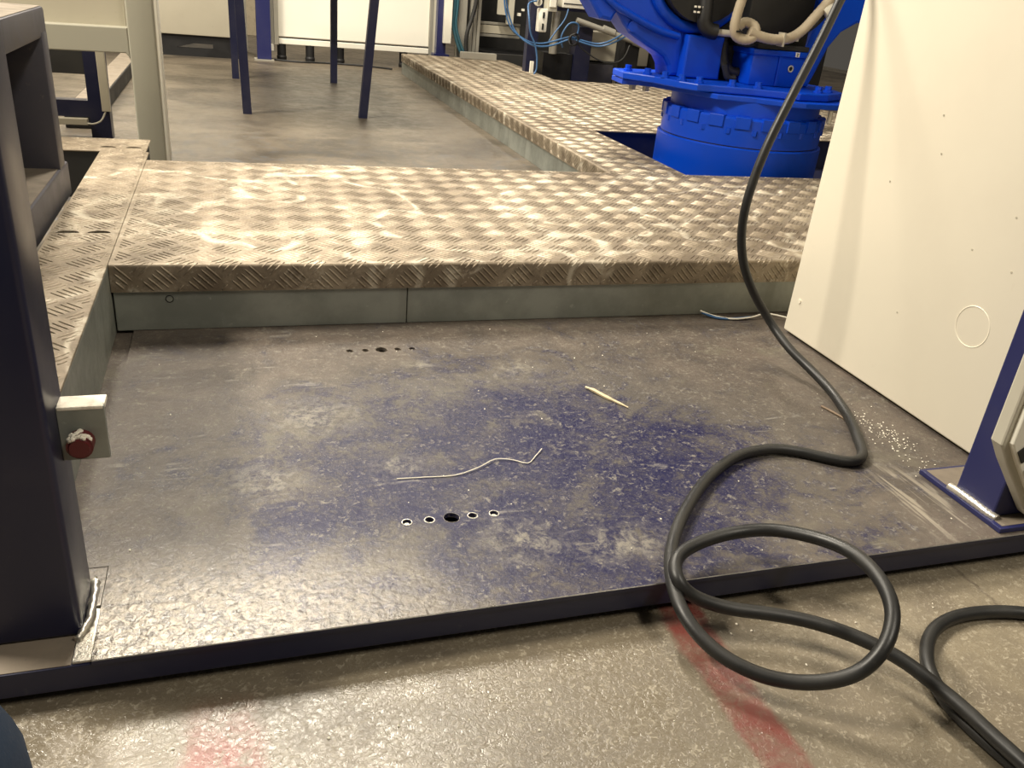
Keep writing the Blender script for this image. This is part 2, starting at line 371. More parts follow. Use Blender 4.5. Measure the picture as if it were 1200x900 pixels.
def fold(v, h, L, r):
    """profile along v: flat for L, then a quarter bend of radius r, then straight down. returns (run, drop)"""
    arc = r * math.pi / 2
    if v <= L: return v, h
    if v <= L + arc:
        a = (v - L) / r; return L + (r + h) * math.sin(a), -r + (r + h) * math.cos(a)
    return L + r + h, -r - (v - L - arc)
ZT = 0.13; TH = 0.004
def folded_sheet(L, r, drop, mapf, a0, a1):
    """constant-thickness folded sheet swept from a0 to a1; mapf(a, run, dz)"""
    arc = r * math.pi / 2
    vs = [0, L] + [L + arc * i / 5 for i in range(1, 6)] + [L + arc + drop - r]
    outer = [fold(v, 0, L, r) for v in vs]; inner = [fold(v, -TH, L, r) for v in vs]
    loop = outer + inner[::-1]; bm = nb()
    A = [bm.verts.new(mapf(a0, *p)) for p in loop]; B = [bm.verts.new(mapf(a1, *p)) for p in loop]; n = len(loop)
    for i in range(n): bm.faces.new((A[i], A[(i + 1) % n], B[(i + 1) % n], B[i]))
    h = len(outer)
    for R_ in (A, B):
        for i in range(h - 1): bm.faces.new((R_[i], R_[i + 1], R_[n - 2 - i], R_[n - 1 - i]))
    bmesh.ops.recalc_face_normals(bm, faces=bm.faces); return bm

# main step platform
YB, YFR = 2.457, 1.572; RR = 0.006; XL, XR = -0.2245, 2.6
pl = thing('tread_plate_platform', 'wide aluminium tread plate step spanning behind the navy deck plate', 'platform', (1.2, 2.0, 0.0))
Lm = YB - YFR - RR
mp = lambda a, run, dz: (a, YB - run, ZT + dz)
obj('tread_sheet', folded_sheet(Lm, RR, 0.052, mp, XL, XR), M_ALU, pl, smooth=40)
vtot = Lm + RR * 1.57 + 0.046
b = obj('tread_bars', tread_bars(lambda u, v: XL + 0.004 < u < XR and 0.004 < v < vtot - 0.001,
        lambda u, v, h: mp(u, *fold(v, h, Lm, RR)), XL, XR, 0, vtot, -0.140, vtot - 0.021), M_BAR, pl, smooth=60)
b['kind'] = 'stuff'
seams = [XL + 0.001, 0.318, XR]
for i in range(2):
    obj('riser_channel', bx(seams[i] + 0.0006, seams[i + 1] - 0.0006, YFR + 0.006, YFR + 0.05, 0.0, 0.118, 0.002), M_GALV, pl)
obj('back_channel', bx(XL, 1.12, YB - 0.05, YB - 0.004, 0.0, 0.124), M_GALV, pl)
obj('bolt', cyl(nb(), (-0.128, YFR + 0.0045, 0.062), (-0.128, YFR + 0.008, 0.062), 0.0055, 18), M_GALV, pl)
obj('bolt_ring', tube([(-0.128 + 0.0066 * math.cos(t * 0.5236), YFR + 0.0056, 0.062 + 0.0066 * math.sin(t * 0.5236)) for t in range(13)], 0.0009, 6, 1), M_BLACK, pl)

# narrow side strip with finger slots
sx0, sx1 = -0.350, -0.2255
st_ = thing('tread_plate_strip', 'narrow tread plate cover strip with finger slots beside the left post', 'cover strip', (-0.29, 1.8, 0.0))
sheet = obj('tread_sheet', bx(sx0, sx1, 0.97, 2.56, ZT - TH, ZT, 0.0008, seg=1), M_ALU, st_)
cb = nb()
slots = [(-0.318, 1.778), (-0.262, 1.778)]
for sx_, sy_ in slots:
    prism([(sx_ + 0.021 * math.cos(t * math.pi / 12), sy_ - 0.006 + 0.017 * math.sin(t * math.pi / 12)) for t in range(13)], 'z', ZT - 0.02, ZT + 0.01, bm=cb)
cyl(cb, (-0.30, 2.40, ZT - 0.02), (-0.30, 2.40, ZT + 0.01), 0.005, 12)
cut(sheet, cb)
near_slot = lambda u, v: any(abs(u - a) < 0.026 and -0.012 < v - b_ < 0.018 for a, b_ in slots)
b = obj('tread_bars', tread_bars(lambda u, v: sx0 + 0.003 < u < sx1 - 0.003 and 0.975 < v < 2.555 and not near_slot(u, v),
        lambda u, v, h: (u, v, ZT + h), sx0, sx1, 0.97, 2.56, 0.004, 0.01), M_BAR, st_, smooth=60); b['kind'] = 'stuff'
obj('riser_channel', bx(sx1 - 0.003, sx1, 0.97, 1.60, 0.0 - 0.006, ZT - TH, 0.0008, seg=1), M_GALV, st_)
obj('riser_channel', bx(sx0, sx0 + 0.003, 0.97, 2.56, 0.0, ZT - TH), M_GALV, st_)
cr = thing('tread_plate_strip', 'short cross strip of tread plate at the foot of the grey frame', 'cover strip', (-0.6, 2.65, 0.0))
sheet = obj('tread_sheet', bx(-1.3, -0.2335, 2.562, 2.74, ZT - TH, ZT, 0.0008, seg=1), M_ALU, cr)
cb = nb()
slots2 = [(-0.335, 2.617), (-0.269, 2.617)]
for sx_, sy_ in slots2:
    prism([(sx_ + 0.021 * math.cos(t * math.pi / 12), sy_ - 0.008 + 0.019 * math.sin(t * math.pi / 12)) for t in range(13)], 'z', ZT - 0.02, ZT + 0.01, bm=cb)
cut(sheet, cb)
b = obj('tread_bars', tread_bars(lambda u, v: -1.29 < u < -0.238 and 2.568 < v < 2.735 and not any(abs(u - a) < 0.026 and -0.014 < v - b_ < 0.02 for a, b_ in slots2),
        lambda u, v, h: (u, v, ZT + h), -1.3, -0.2335, 2.56, 2.74, 0.0, 0.02), M_BAR, cr, smooth=60); b['kind'] = 'stuff'
obj('riser_channel', bx(-1.3, -0.24, 2.566, 2.735, 0.0, ZT - TH), M_DARK, cr)

# long platform towards the back
RX, RY0, RY1 = 1.127, 2.4605, 6.10
pr = thing('tread_plate_platform', 'long tread plate walkway running back past the blue robot', 'platform', (1.8, 4.5, 0.0))
Lw = 1.40 - RX - RR
mw = lambda a, run, dz: (1.40 - run, a, ZT + dz)
obj('tread_sheet', folded_sheet(Lw, RR, 0.05, mw, RY0, RY1), M_ALU, pr, smooth=40)
obj('tread_sheet', bx(1.40, 1.87, 3.255, RY1, ZT - TH, ZT), M_ALU, pr)
obj('tread_sheet', bx(1.87, 3.3, 3.255, 5.05, ZT - TH, ZT), M_ALU, pr)
vt = Lw + RR * 1.57 + 0.044
b = obj('tread_bars', tread_bars(lambda u, v: RY0 + 0.005 < u < RY1 and 0.0 < v < vt - 0.001, lambda u, v, h: mw(u, *fold(v, h, Lw, RR)), RY0, RY1, 0, vt, 2.5, vt - 0.021), M_BAR, pr, smooth=60); b['kind'] = 'stuff'
b = obj('tread_bars', tread_bars(lambda u, v: (1.40 < u < 1.87 and 3.26 < v < RY1) or (1.85 < u < 3.29 and 3.26 < v < 5.04), lambda u, v, h: (u, v, ZT + h), 1.40, 3.3, 3.25, RY1, 0.0, 0.0), M_BAR, pr, smooth=60); b['kind'] = 'stuff'
for y0, y1 in ((RY0, 3.55), (3.552, 4.9), (4.902, RY1)):
    obj('riser_channel', bx(RX + 0.004, RX + 0.05, y0, y1, 0.0, 0.12, 0.001), M_GALV, pr)
obj('pit_beam', bx(1.35, 3.3, 3.262, 3.32, 0.0, ZT - TH), M_NAVY, pr)
obj('pit_beam', bx(1.33, 1.396, RY0, 3.262, 0.0, ZT - TH), M_NAVY, pr)
obj('pit_lining', bx(1.40, 3.3, 2.47, 3.26, 0.0, 0.004), M_NAVY, pr)
obj('end_channel', bx(1.87, 3.3, 5.0, 5.045, 0.0, ZT - TH), M_GALV, pr)

# ------------------------------------------------------------------ near left post with bracket
po = thing('square_post', 'dark navy square steel post at the left edge with small bolted bracket', 'post', (-0.235, 0.80, -0.0055))
obj('tube', bx(-0.292, -0.176, 0.76, 0.838, -0.0055, 1.25, 0.006, seg=3), M_NAVY, po, smooth=40)
wpts = [(-0.180, 0.752, -0.002), (-0.173, 0.770, 0.0), (-0.171, 0.80, -0.001), (-0.172, 0.835, 0.0), (-0.176, 0.845, -0.001)]
bm = tube(wpts, 0.0042, 8, 6, rib=0.10)
for v in bm.verts: v.co += Vector((random.uniform(-1, 1), random.uniform(-1, 1), random.uniform(-1, 1))) * 0.0012
obj('weld_bead', bm, M_BARE, po, smooth=80)
br = obj('bracket', bx(-0.176, -0.1335, 0.800, 0.806, 0.184, 0.2425, 0.0008), M_GALV, po)
obj('bracket_flange', bx(-0.176, -0.1335, 0.806, 0.826, 0.237, 0.2425, 0.0008), M_CHIP, br)
bm = bx(-0.175, -0.1345, 0.7995, 0.807, 0.2395, 0.2432, 0.0008)
obj('chipped_edge', bm, M_CHIP, br)
bm = nb(); cyl(bm, (-0.157, 0.782, 0.206), (-0.157, 0.800, 0.206), 0.0122, 20)
bmesh.ops.bevel(bm, geom=[e for e in bm.edges if all(v.co.y < 0.79 for v in e.verts)], offset=0.003, segments=3, affect='EDGES')
obj('red_cap', bm, M_RED, br, smooth=40)
bm = nb()
for t in range(-4, 5):
    a = math.radians(90 + t * 13)
    bmesh.ops.create_icosphere(bm, subdivisions=1, radius=random.uniform(0.0030, 0.0042), matrix=Matrix.Translation((-0.157 + 0.0112 * math.cos(a), random.uniform(0.787, 0.798), 0.206 + 0.0112 * math.sin(a))))
    bmesh.ops.create_icosphere(bm, subdivisions=1, radius=random.uniform(0.002, 0.003), matrix=Matrix.Translation((-0.157 + 0.0112 * math.cos(a), random.uniform(0.784, 0.79), 0.206 + 0.0112 * math.sin(a))))
obj('dust_crust', bm, M_CHIP, br, smooth=60)

# grey-navy machine frame behind the post
fr = thing('machine_frame', 'dusty grey navy machine frame with open window behind the left post', 'frame', (-0.42, 1.8, 0.0))
obj('top_rail', bx(-0.46, -0.362, 0.95, 2.105, 0.457, 0.515, 0.006), M_GREYBLUE, fr, smooth=40)
obj('top_dust', bx(-0.455, -0.367, 0.96, 2.10, 0.515, 0.5158), M_DUSTTOP, fr)
obj('post', bx(-0.46, -0.361, 2.04, 2.10, 0.19, 0.47, 0.004), M_GREYBLUE, fr, smooth=40)
obj('bottom_rail', bx(-0.60, -0.360, 0.95, 2.13, 0.118, 0.193, 0.005), M_GREYBLUE, fr, smooth=40)
obj('bottom_dust', bx(-0.59, -0.366, 0.96, 2.04, 0.193, 0.1938), M_DUSTTOP, fr)
obj('back_panel', bx(-0.47, -0.452, 0.95, 2.05, 0.19, 0.46), M_NAVY, fr)
for yy in (1.0, 2.0): obj('foot', bx(-0.52, -0.44, yy, yy + 0.08, -0.005 if yy < 1.5 else 0.0, 0.12), M_NAVY, fr)

# ------------------------------------------------------------------ right side: cabinet, post, grey box
cb_ = thing('cabinet', 'large cream white steel cabinet side on the right', 'cabinet', (1.6, 1.1, 0.0))
side = obj('body', bx(1.146, 2.3, 0.892, 1.466, 0.006, 1.6, 0.004, seg=3), M_CREAM, cb_, smooth=40)
obj('plinth', bx(1.17, 2.28, 0.91, 1.45, 0.0, 0.0062), M_BLACK, cb_)
def disc_x(name, x, y, z, r, depth, m, parent, seg=32):
    return obj(name, cyl(nb(), (x - depth, y, z), (x + 0.002, y, z), r, seg), m, parent, smooth=40)
obj('knockout', tube([(1.1462, 0.995 + 0.034 * math.cos(t * math.pi / 20), 0.204 + 0.034 * math.sin(t * math.pi / 20)) for t in range(41)], 0.0011, 6, 1), M_CREAM, cb_)
disc_x('rivet', 1.146, 1.434, 0.083, 0.005, 0.0015, M_CREAM, cb_, 14)
for yy, zz in ((1.19, 0.51), (1.17, 0.45), (1.27, 0.38), (0.985, 0.39), (1.045, 0.32), (1.16, 0.165), (0.96, 0.31)):
    disc_x('rivet', 1.146, yy, zz, 0.0018, 0.0008, M_BEIGE, cb_, 8)

pp = thing('square_post', 'blue square steel post on a welded base plate beside the cream cabinet', 'post', (1.09, 0.80, 0.0))
obj('tube', bx(1.028, 1.128, 0.75, 0.824, 0.008, 1.3, 0.003), M_NAVY2, pp)
obj('base_plate', bx(1.016, 1.22, 0.722, 0.886, 0.0, 0.008, 0.0012), M_NAVY2, pp)
obj('base_dust', bx(1.024, 1.215, 0.728, 0.880, 0.008, 0.0086), M_DUSTTOP, pp)
obj('weld_bead', tube([(1.025, 0.832, 0.009), (1.024, 0.81, 0.011), (1.025, 0.785, 0.011), (1.026, 0.76, 0.010), (1.03, 0.744, 0.009)], 0.0065, 8, 6, rib=0.15), M_BARE, pp, smooth=60)

gb = thing('control_box', 'light grey plastic box with chamfered corner clipped onto the blue post', 'box', (1.05, 0.72, 0.008))
outl = [(0.963, 0.60), (0.963, 0.147), (0.985, 0.116), (1.066, 0.020), (1.25, 0.020), (1.25, 0.60)]
obj('shell', prism(outl, 'y', 0.728, 0.749, 0.003), M_LGREY, gb)
inn = [(0.972, 0.58), (0.972, 0.152), (0.992, 0.124), (1.066, 0.034), (1.24, 0.045), (1.24, 0.58)]
obj('rim', prism(inn, 'y', 0.720, 0.730, 0.002), M_WHITE, gb)
for i in range(3):
    a = (0.984 + 0.026 * i, 0.140 - 0.032 * i)
    obj('slot', prism([(a[0], a[1]), (a[0] + 0.014, a[1] - 0.018), (a[0] + 0.024, a[1] - 0.010), (a[0] + 0.010, a[1] + 0.008)], 'y', 0.7175, 0.722), M_DARK, gb)
obj('window', bx(0.99, 1.2, 0.717, 0.722, 0.165, 0.32), M_BEIGE, gb)

# ------------------------------------------------------------------ cables on the deck
CAB = [(1.20, 1.62, 1.0), (1.14, 1.50, 0.80), (1.096, 1.45, 0.715), (1.066, 1.43, 0.671), (1.028, 1.41, 0.597), (0.978, 1.39, 0.496), (0.932, 1.37, 0.395), (0.912, 1.36, 0.293), (0.925, 1.355, 0.211), (0.962, 1.35, 0.142), (1.007, 1.33, 0.08), (1.018, 1.27, 0.05), (1.033, 1.212, 0.03), (1.034, 1.141, 0.016), (1.01, 1.057, 0.009), (0.97, 0.978, 0.009), (0.944, 0.937, 0.009), (0.913, 0.923, 0.009), (0.879, 0.939, 0.009), (0.841, 0.966, 0.009), (0.794, 0.979, 0.01), (0.725, 0.965, 0.01), (0.643, 0.911, 0.01), (0.569, 0.839, 0.01), (0.517, 0.774, 0.01), (0.487, 0.72, 0.012), (0.474, 0.672, 0.006), (0.478, 0.633, -0.004), (0.498, 0.597, -0.014), (0.532, 0.562, -0.016), (0.574, 0.537, -0.008), (0.613, 0.523, 0.012), (0.643, 0.528, 0.04), (0.668, 0.554, 0.06), (0.681, 0.594, 0.07), (0.683, 0.642, 0.07), (0.667, 0.688, 0.062), (0.629, 0.73, 0.05), (0.578, 0.745, 0.04), (0.527, 0.739, 0.034), (0.491, 0.72, 0.03), (0.481, 0.692, 0.022), (0.501, 0.679, 0.004), (0.542, 0.665, -0.008), (0.591, 0.647, -0.01), (0.635, 0.623, -0.01), (0.672, 0.59, -0.01), (0.701, 0.551, -0.012), (0.719, 0.513, -0.018), (0.728, 0.476, -0.020), (0.733, 0.44, -0.022), (0.737, 0.402, -0.022), (0.745, 0.356, -0.026), (0.765, 0.25, -0.040), (0.80, 0.10, -0.0408)]
tag(obj('power_cable', tube(CAB, 0.0085, 14, 7, smooth=2), M_RUBBER, smooth=60), 'thick black rubber cable hanging down and looped over the deck edge', 'cable')
C2 = [(1.5, 0.45, -0.0408), (1.2, 0.52, -0.0408), (1.021, 0.582, -0.0408), (0.965, 0.611, -0.0408), (0.906, 0.624, -0.0408), (0.85, 0.622, -0.0408), (0.801, 0.602, -0.0408), (0.763, 0.565, -0.0408), (0.745, 0.53, -0.0408), (0.737, 0.495, -0.0408), (0.739, 0.455, -0.0408), (0.748, 0.406, -0.0408), (0.764, 0.359, -0.0408), (0.80, 0.22, -0.0408), (0.87, 0.08, -0.0408)]
tag(obj('power_cable', tube(C2, 0.0085, 14, 7, smooth=3), M_RUBBER, smooth=60), 'black cable lying on the concrete in a bend at the right edge', 'cable')

# small litter on the deck plate
sl = [(0.582, 1.243, 0.003), (0.590, 1.230, 0.004), (0.603, 1.204, 0.003), (0.616, 1.182, 0.0025), (0.629, 1.160, 0.002)]
tag(obj('wood_sliver', tube(sl, [0.0022, 0.0036, 0.0036, 0.0026, 0.0012], 6, 3), M_STRAW), 'pale split wood sliver lying on the navy plate', 'wood sliver')
wr = [(0.196, 0.998, 0.0012), (0.235, 0.996, 0.0012), (0.280, 0.994, 0.0015), (0.32, 1.008, 0.003), (0.349, 1.026, 0.003), (0.375, 1.022, 0.002), (0.396, 1.010, 0.0012), (0.412, 1.025, 0.002), (0.430, 1.045, 0.003)]
tag(obj('wire_offcut', tube(wr, 0.0008, 6, 3), M_CHIP), 'long thin pale wire offcut above the front row of holes', 'wire')
wb = thing('wire_offcut', 'blue and white wire scrap at the foot of the step', 'wire', (1.08, 1.55, 0.0))
obj('blue_core', tube([(0.994, 1.565, 0.010), (1.02, 1.548, 0.004), (1.045, 1.540, 0.003), (1.08, 1.540, 0.003), (1.11, 1.545, 0.003)], 0.003, 8, 4), M_HOSEB, wb)
obj('white_core', tube([(0.99, 1.566, 0.014), (1.02, 1.552, 0.006), (1.06, 1.536, 0.004), (1.11, 1.538, 0.006), (1.15, 1.542, 0.012), (1.19, 1.520, 0.010)], 0.002, 8, 4), M_WHITE, wb)
tag(obj('stick', tube([(0.998, 1.118, 0.002), (1.005, 1.09, 0.0025), (1.012, 1.06, 0.002)], 0.0022, 6, 3), M_WOODBR), 'thin brown stick beside the cable on the deck', 'stick')
bm = nb()
for i in range(270):
    if i < 190: xx = random.gauss(1.045, 0.022); yy = random.gauss(1.0, 0.055)
    elif i < 235: xx = random.uniform(-0.15, 1.1); yy = random.uniform(0.74, 1.55)
    else: xx = random.uniform(-0.2, 1.1); yy = random.uniform(0.35, 0.70)
    zz = 0.0
    if yy < 0.716: zz = ZF
    if xx < -0.16 and yy > 0.72: continue
    if xx > 1.13: continue
    s = random.uniform(0.0006, 0.0016) * (1.0 if yy > 0.716 else 1.2)
    bmesh.ops.create_icosphere(bm, subdivisions=1, radius=s, matrix=Matrix.Translation((xx, yy, zz + s * 0.5)) @ Matrix.Diagonal((1, random.uniform(0.6, 1.8), 0.7, 1)))
tag(obj('grit', bm, M_CHIP, origin=(0.5, 0.9, ZF)), 'pale metal grit scattered over the deck and concrete', 'grit', kind='stuff')

# ------------------------------------------------------------------ grey frame machine at the left, further back
wf = thing('machine_frame', 'light grey green machine frame with rounded leg and beige panel', 'frame', (-0.5, 3.05, 0.0))
outer = [(-0.209, 0.0), (-0.209, 1.05), (-1.3, 1.05), (-1.3, 0.395), (-0.305, 0.412), (-0.296, 0.42), (-0.296, 1.0), (-0.292, 1.0)]
obj('leg', bx(-0.293, -0.214, 3.0, 3.09, 0.0, 1.05, 0.006, seg=3), M_GREYPAINT, wf, smooth=40)
rail = [(-1.3, 0.40), (-0.293, 0.414), (-0.293, 0.322), (-0.297, 0.332), (-0.305, 0.340), (-1.3, 0.328)]
obj('rail', prism(rail, 'y', 3.002, 3.085, 0.003), M_GREYPAINT, wf)
obj('leg_trim', bx(-0.2145, -0.202, 3.004, 3.088, 0.0, 1.05, 0.004), M_WHITE, wf, smooth=40)
obj('panel', bx(-1.3, -0.30, 3.055, 3.07, 0.41, 1.05), M_BEIGE, wf)
bf = thing('steel_frame', 'dark navy frame with beige plastic edge strips behind the grey frame', 'frame', (-0.6, 3.45, 0.0))
obj('post', bx(-0.485, -0.418, 3.405, 3.47, 0.0, 0.40), M_NAVY, bf)
obj('cross_bar', bx(-1.3, -0.485, 3.41, 3.46, 0.075, 0.131), M_NAVY, bf)
obj('upper_bar', bx(-1.3, -0.485, 3.41, 3.46, 0.22, 0.40), M_DARK, bf)
obj('edge_strip', prism([(-0.441, 0.40), (-0.414, 0.40), (-0.412, 0.1), (-0.440, 0.1)], 'y', 3.385, 3.405, 0.002), M_BEIGE, bf)
obj('edge_strip', bx(-0.9, -0.491, 3.385, 3.41, 0.05, 0.072, 0.002), M_BEIGE, bf)
obj('lead', tube([(-0.491, 3.38, 0.058), (-0.47, 3.375, 0.058), (-0.445, 3.38, 0.07), (-0.43, 3.39, 0.098)], 0.003, 8, 4), M_LGREY, bf)
lb = thing('floor_beam', 'dark floor beam running back below the grey frame', 'beam', (-0.62, 4.8, 0.0))
obj('beam', bx(-0.60, -0.50, 3.6, 6.0, 0.0, 0.07, 0.004), M_DARK, lb)
obj('beam_top', bx(-0.595, -0.505, 3.6, 6.0, 0.07, 0.0712), M_DUSTTOP, lb)

# ------------------------------------------------------------------ tall thin-legged table
tb = thing('work_table', 'tall work table on four thin dark navy legs', 'table', (0.33, 4.75, 0.0))
legs = [((0.066, 4.118), (0.038, 4.10)), ((0.589, 4.143), (0.665, 4.10)), ((0.030, 5.34), (0.025, 5.40)), ((0.591, 5.391), (0.60, 5.44))]
for (fx, fy), (tx, ty) in legs:
    h = 0.019; bm = nb(); ZTOP = 0.92
    lo = [bm.verts.new((fx + a * h, fy + b_ * h, 0.0)) for a, b_ in ((-1, -1), (1, -1), (1, 1), (-1, 1))]
    hi = [bm.verts.new((tx + a * h, ty + b_ * h, ZTOP)) for a, b_ in ((-1, -1), (1, -1), (1, 1), (-1, 1))]
    bm.faces.new(lo); bm.faces.new(hi)
    for k in range(4): bm.faces.new((lo[k], lo[(k + 1) % 4], hi[(k + 1) % 4], hi[k]))
    bmesh.ops.recalc_face_normals(bm, faces=bm.faces)
    obj('leg', bm, M_NAVY, tb)
obj('table_top', bx(-0.08, 0.76, 4.0, 5.52, 0.92, 0.95, 0.004), M_BEIGE, tb)

# ------------------------------------------------------------------ far left cabinet, post, door panel
fc = thing('cabinet', 'beige cabinet on a black slotted base at the far left', 'cabinet', (-0.4, 6.6, 0.0))
obj('body', bx(-1.2, 0.045, 6.35, 7.0, 0.133, 1.4, 0.006), M_BEIGE, fc, smooth=40)
basepl = obj('base', bx(-1.18, 0.09, 6.37, 6.40, 0.0, 0.133), M_BLACK, fc)
cb = nb(); prism([(-0.33, 0.052), (-0.22, 0.082), (-0.10, 0.082), (-0.10, 0.052)], 'y', 6.3, 6.5, bm=cb); cut(basepl, cb)
bp_ = thing('square_post', 'blue post on a foot plate between the far cabinets', 'post', (0.235, 6.42, 0.0))
obj('tube', bx(0.185, 0.279, 6.38, 6.46, 0.008, 1.5, 0.003), M_NAVY2, bp_)
obj('base_plate', bx(0.165, 0.295, 6.35, 6.49, 0.0, 0.008), M_PROFILE, bp_)
dp = thing('enclosure_panel', 'white framed enclosure panel raised on black feet in the background', 'panel', (0.87, 6.6, 0.0))
obj('profile', bx(0.284, 0.305, 6.50, 6.56, 0.10, 1.5), M_PROFILE, dp)
obj('profile', bx(0.307, 0.335, 6.50, 6.56, 0.10, 1.5), M_LGREY, dp)
obj('panel', bx(0.337, 1.40, 6.52, 6.545, 0.155, 1.5), M_WHITE, dp)
obj('gasket', bx(0.337, 1.40, 6.512, 6.525, 0.142, 0.150), M_DARK, dp)
obj('bottom_rail', bx(0.337, 1.40, 6.50, 6.56, 0.105, 0.142, 0.003), M_WHITE, dp)
obj('profile', bx(1.402, 1.425, 6.50, 6.56, 0.09, 1.5), M_PROFILE, dp)
obj('profile', bx(1.427, 1.462, 6.50, 6.56, 0.09, 1.5), M_LGREY, dp)
for xx in (0.355, 0.55, 0.76, 1.22):
    obj('foot', lathe([(0.032, 0), (0.034, 0.02), (0.030, 0.03), (0.030, 0.11)], xx, 6.53, 16), M_BLACK, dp)
obj('corner_bracket', bx(0.272, 0.30, 6.47, 6.50, 0.06, 0.10), M_WHITE, dp)
tag(obj('hall_panel', bx(0.1, 1.7, 8.4, 8.45, 0.0, 0.9), M_CONDUIT), 'tan panel seen under the white enclosure panel', 'panel')
tag(obj('floor_cable', tube([(0.28, 6.45, 0.006), (0.45, 6.38, 0.006), (0.65, 6.42, 0.006), (0.9, 6.40, 0.006), (1.1, 6.30, 0.006)], 0.006, 8, 4), M_BLACK), 'thin dark cable on the floor below the white panel', 'cable')
tag(obj('white_pole', bx(0.08, 0.135, 6.9, 6.95, 0.0, 1.4, 0.004), M_WHITE), 'white pole seen between the table legs', 'pole')

# ------------------------------------------------------------------ equipment behind the walkway
eq = thing('square_post', 'narrow navy post with a white cable cover beside the enclosure panel', 'post', (1.46, 6.3, ZT))
obj('tube', bx(1.408, 1.475, 6.28, 6.34, 0.13, 1.4), M_NAVY2, eq)
obj('cover', bx(1.447, 1.503, 6.24, 6.278, 0.205, 1.4, 0.003), M_WHITE, eq)
obj('base_plate', bx(1.39, 1.50, 6.26, 6.36, 0.0, 0.13), M_NAVY2, eq)
for i, (a, b_, r) in enumerate((((1.525, 0.5), (1.575, 0.16), 0.011), ((1.545, 0.5), (1.60, 0.16), 0.011))):
    tag(obj('hose', tube([(a[0] - 0.01, 6.27, 1.0), (a[0], 6.27, a[1]), (a[0] - 0.005, 6.27, 0.33), ((a[0] + b_[0]) / 2, 6.26, 0.22), (b_[0], 6.25, b_[1]), (b_[0] + 0.02, 6.25, 0.131)], r, 8, 5), M_HOSET, smooth=60),
        ['teal hose hanging next to the white cable cover', 'teal hose hanging nearer the aluminium column'][i], 'hose', 'teal hoses')
tag(obj('corrugated_hose', tube([(1.70, 6.26, 1.0), (1.68, 6.26, 0.55), (1.655, 6.26, 0.40), (1.62, 6.25, 0.29), (1.615, 6.25, 0.20), (1.62, 6.24, 0.131)], 0.014, 10, 10, rib=0.12), M_DARK, smooth=60), 'dark corrugated hose in front of the aluminium column', 'hose')
al = thing('aluminium_column', 'grooved aluminium profile column behind the walkway', 'column', (1.66, 6.32, ZT))
for x0, x1 in ((1.56, 1.625), (1.652, 1.672), (1.676, 1.70), (1.704, 1.727)):
    obj('profile', bx(x0, x1, 6.30, 6.36, 0.0, 1.4, 0.003), M_PROFILE, al)
obj('groove', bx(1.56, 1.727, 6.345, 6.355, 0.0, 1.4), M_DARK, al)
rk = thing('equipment_rack', 'dark equipment rack with grey cross rails behind the walkway', 'rack', (2.0, 6.6, 0.0))
obj('back_panel', bx(1.73, 3.4, 6.75, 6.78, 0.0, 1.5), M_DARK, rk)
for z0, z1, mm in ((0.345, 0.362, M_PROFILE), (0.285, 0.34, M_BEIGE), (0.262, 0.280, M_PROFILE)):
    obj('rail', bx(1.735, 2.06, 6.40, 6.44, z0, z1, 0.002), mm, rk)
obj('shelf', bx(1.735, 2.4, 6.42, 6.74, 0.0, 0.16), M_BLACK, rk)
obj('module', bx(1.86, 1.91, 6.3, 6.36, 0.42, 0.60), M_LGREY, rk)
obj('module', bx(1.93, 1.97, 6.3, 6.36, 0.36, 0.60), M_LGREY, rk)
obj('indicator', bx(2.01, 2.03, 6.32, 6.35, 0.42, 0.44), M_WHITE, rk)
obj('indicator', bx(2.04, 2.055, 6.32, 6.35, 0.455, 0.47), M_WHITE, rk)
ch = thing('cable_channel', 'low aluminium cable channel lying on the walkway end', 'channel', (1.7, 6.06, ZT))
obj('body', bx(1.53, 1.78, 6.01, 6.07, ZT + 0.002, ZT + 0.045, 0.002), M_PROFILE, ch)
obj('cover', bx(1.78, 2.25, 6.12, 6.18, 0.0, ZT + 0.04, 0.002), M_DARK, ch)
# valve stand with regulator
vsd = thing('valve_stand', 'navy stand carrying a pressure regulator and white valve box', 'stand', (1.95, 5.4, 0.0))
obj('post', bx(1.80, 1.868, 5.42, 5.48, ZT + 0.001, 1.1), M_NAVY, vsd)
obj('post', bx(2.135, 2.245, 5.44, 5.54, 0.0, 0.42), M_NAVY, vsd)
obj('regulator_body', bx(1.835, 1.892, 5.34, 5.40, 0.375, 0.51, 0.008), M_WHITE, vsd, smooth=40)
obj('sight_glass', bx(1.857, 1.868, 5.335, 5.341, 0.39, 0.425), M_BLACK, vsd)
obj('sight_glass', bx(1.857, 1.868, 5.335, 5.341, 0.455, 0.49), M_BLACK, vsd)
gg = nb(); cyl(gg, (1.82, 5.36, 0.545), (1.82, 5.335, 0.545), 0.024, 20); obj('gauge', gg, M_WHITE, vsd)
gg = nb(); cyl(gg, (1.82, 5.345, 0.545), (1.82, 5.334, 0.545), 0.017, 20); obj('gauge_face', gg, M_LGREY, vsd)
gg = nb(); prism([(1.818, 0.535), (1.822, 0.535), (1.826, 0.560), (1.822, 0.560)], 'y', 5.331, 5.334, bm=gg); obj('gauge_needle', gg, M_BLACK, vsd)
obj('valve_block', bx(1.89, 1.955, 5.36, 5.44, 0.495, 0.62, 0.004), M_LGREY, vsd)
obj('valve_block', bx(1.90, 1.945, 5.35, 5.36, 0.52, 0.58, 0.004), M_WHITE, vsd)
obj('valve_box', bx(1.99, 2.225, 5.36, 5.50, 0.525, 0.75, 0.006), M_WHITE, vsd, smooth=40)
obj('box_groove', bx(1.995, 2.222, 5.357, 5.362, 0.546, 0.552), M_DARK, vsd)
obj('crossarm', bx(1.80, 2.30, 5.45, 5.49, 0.505, 0.53), M_NAVY2, vsd)
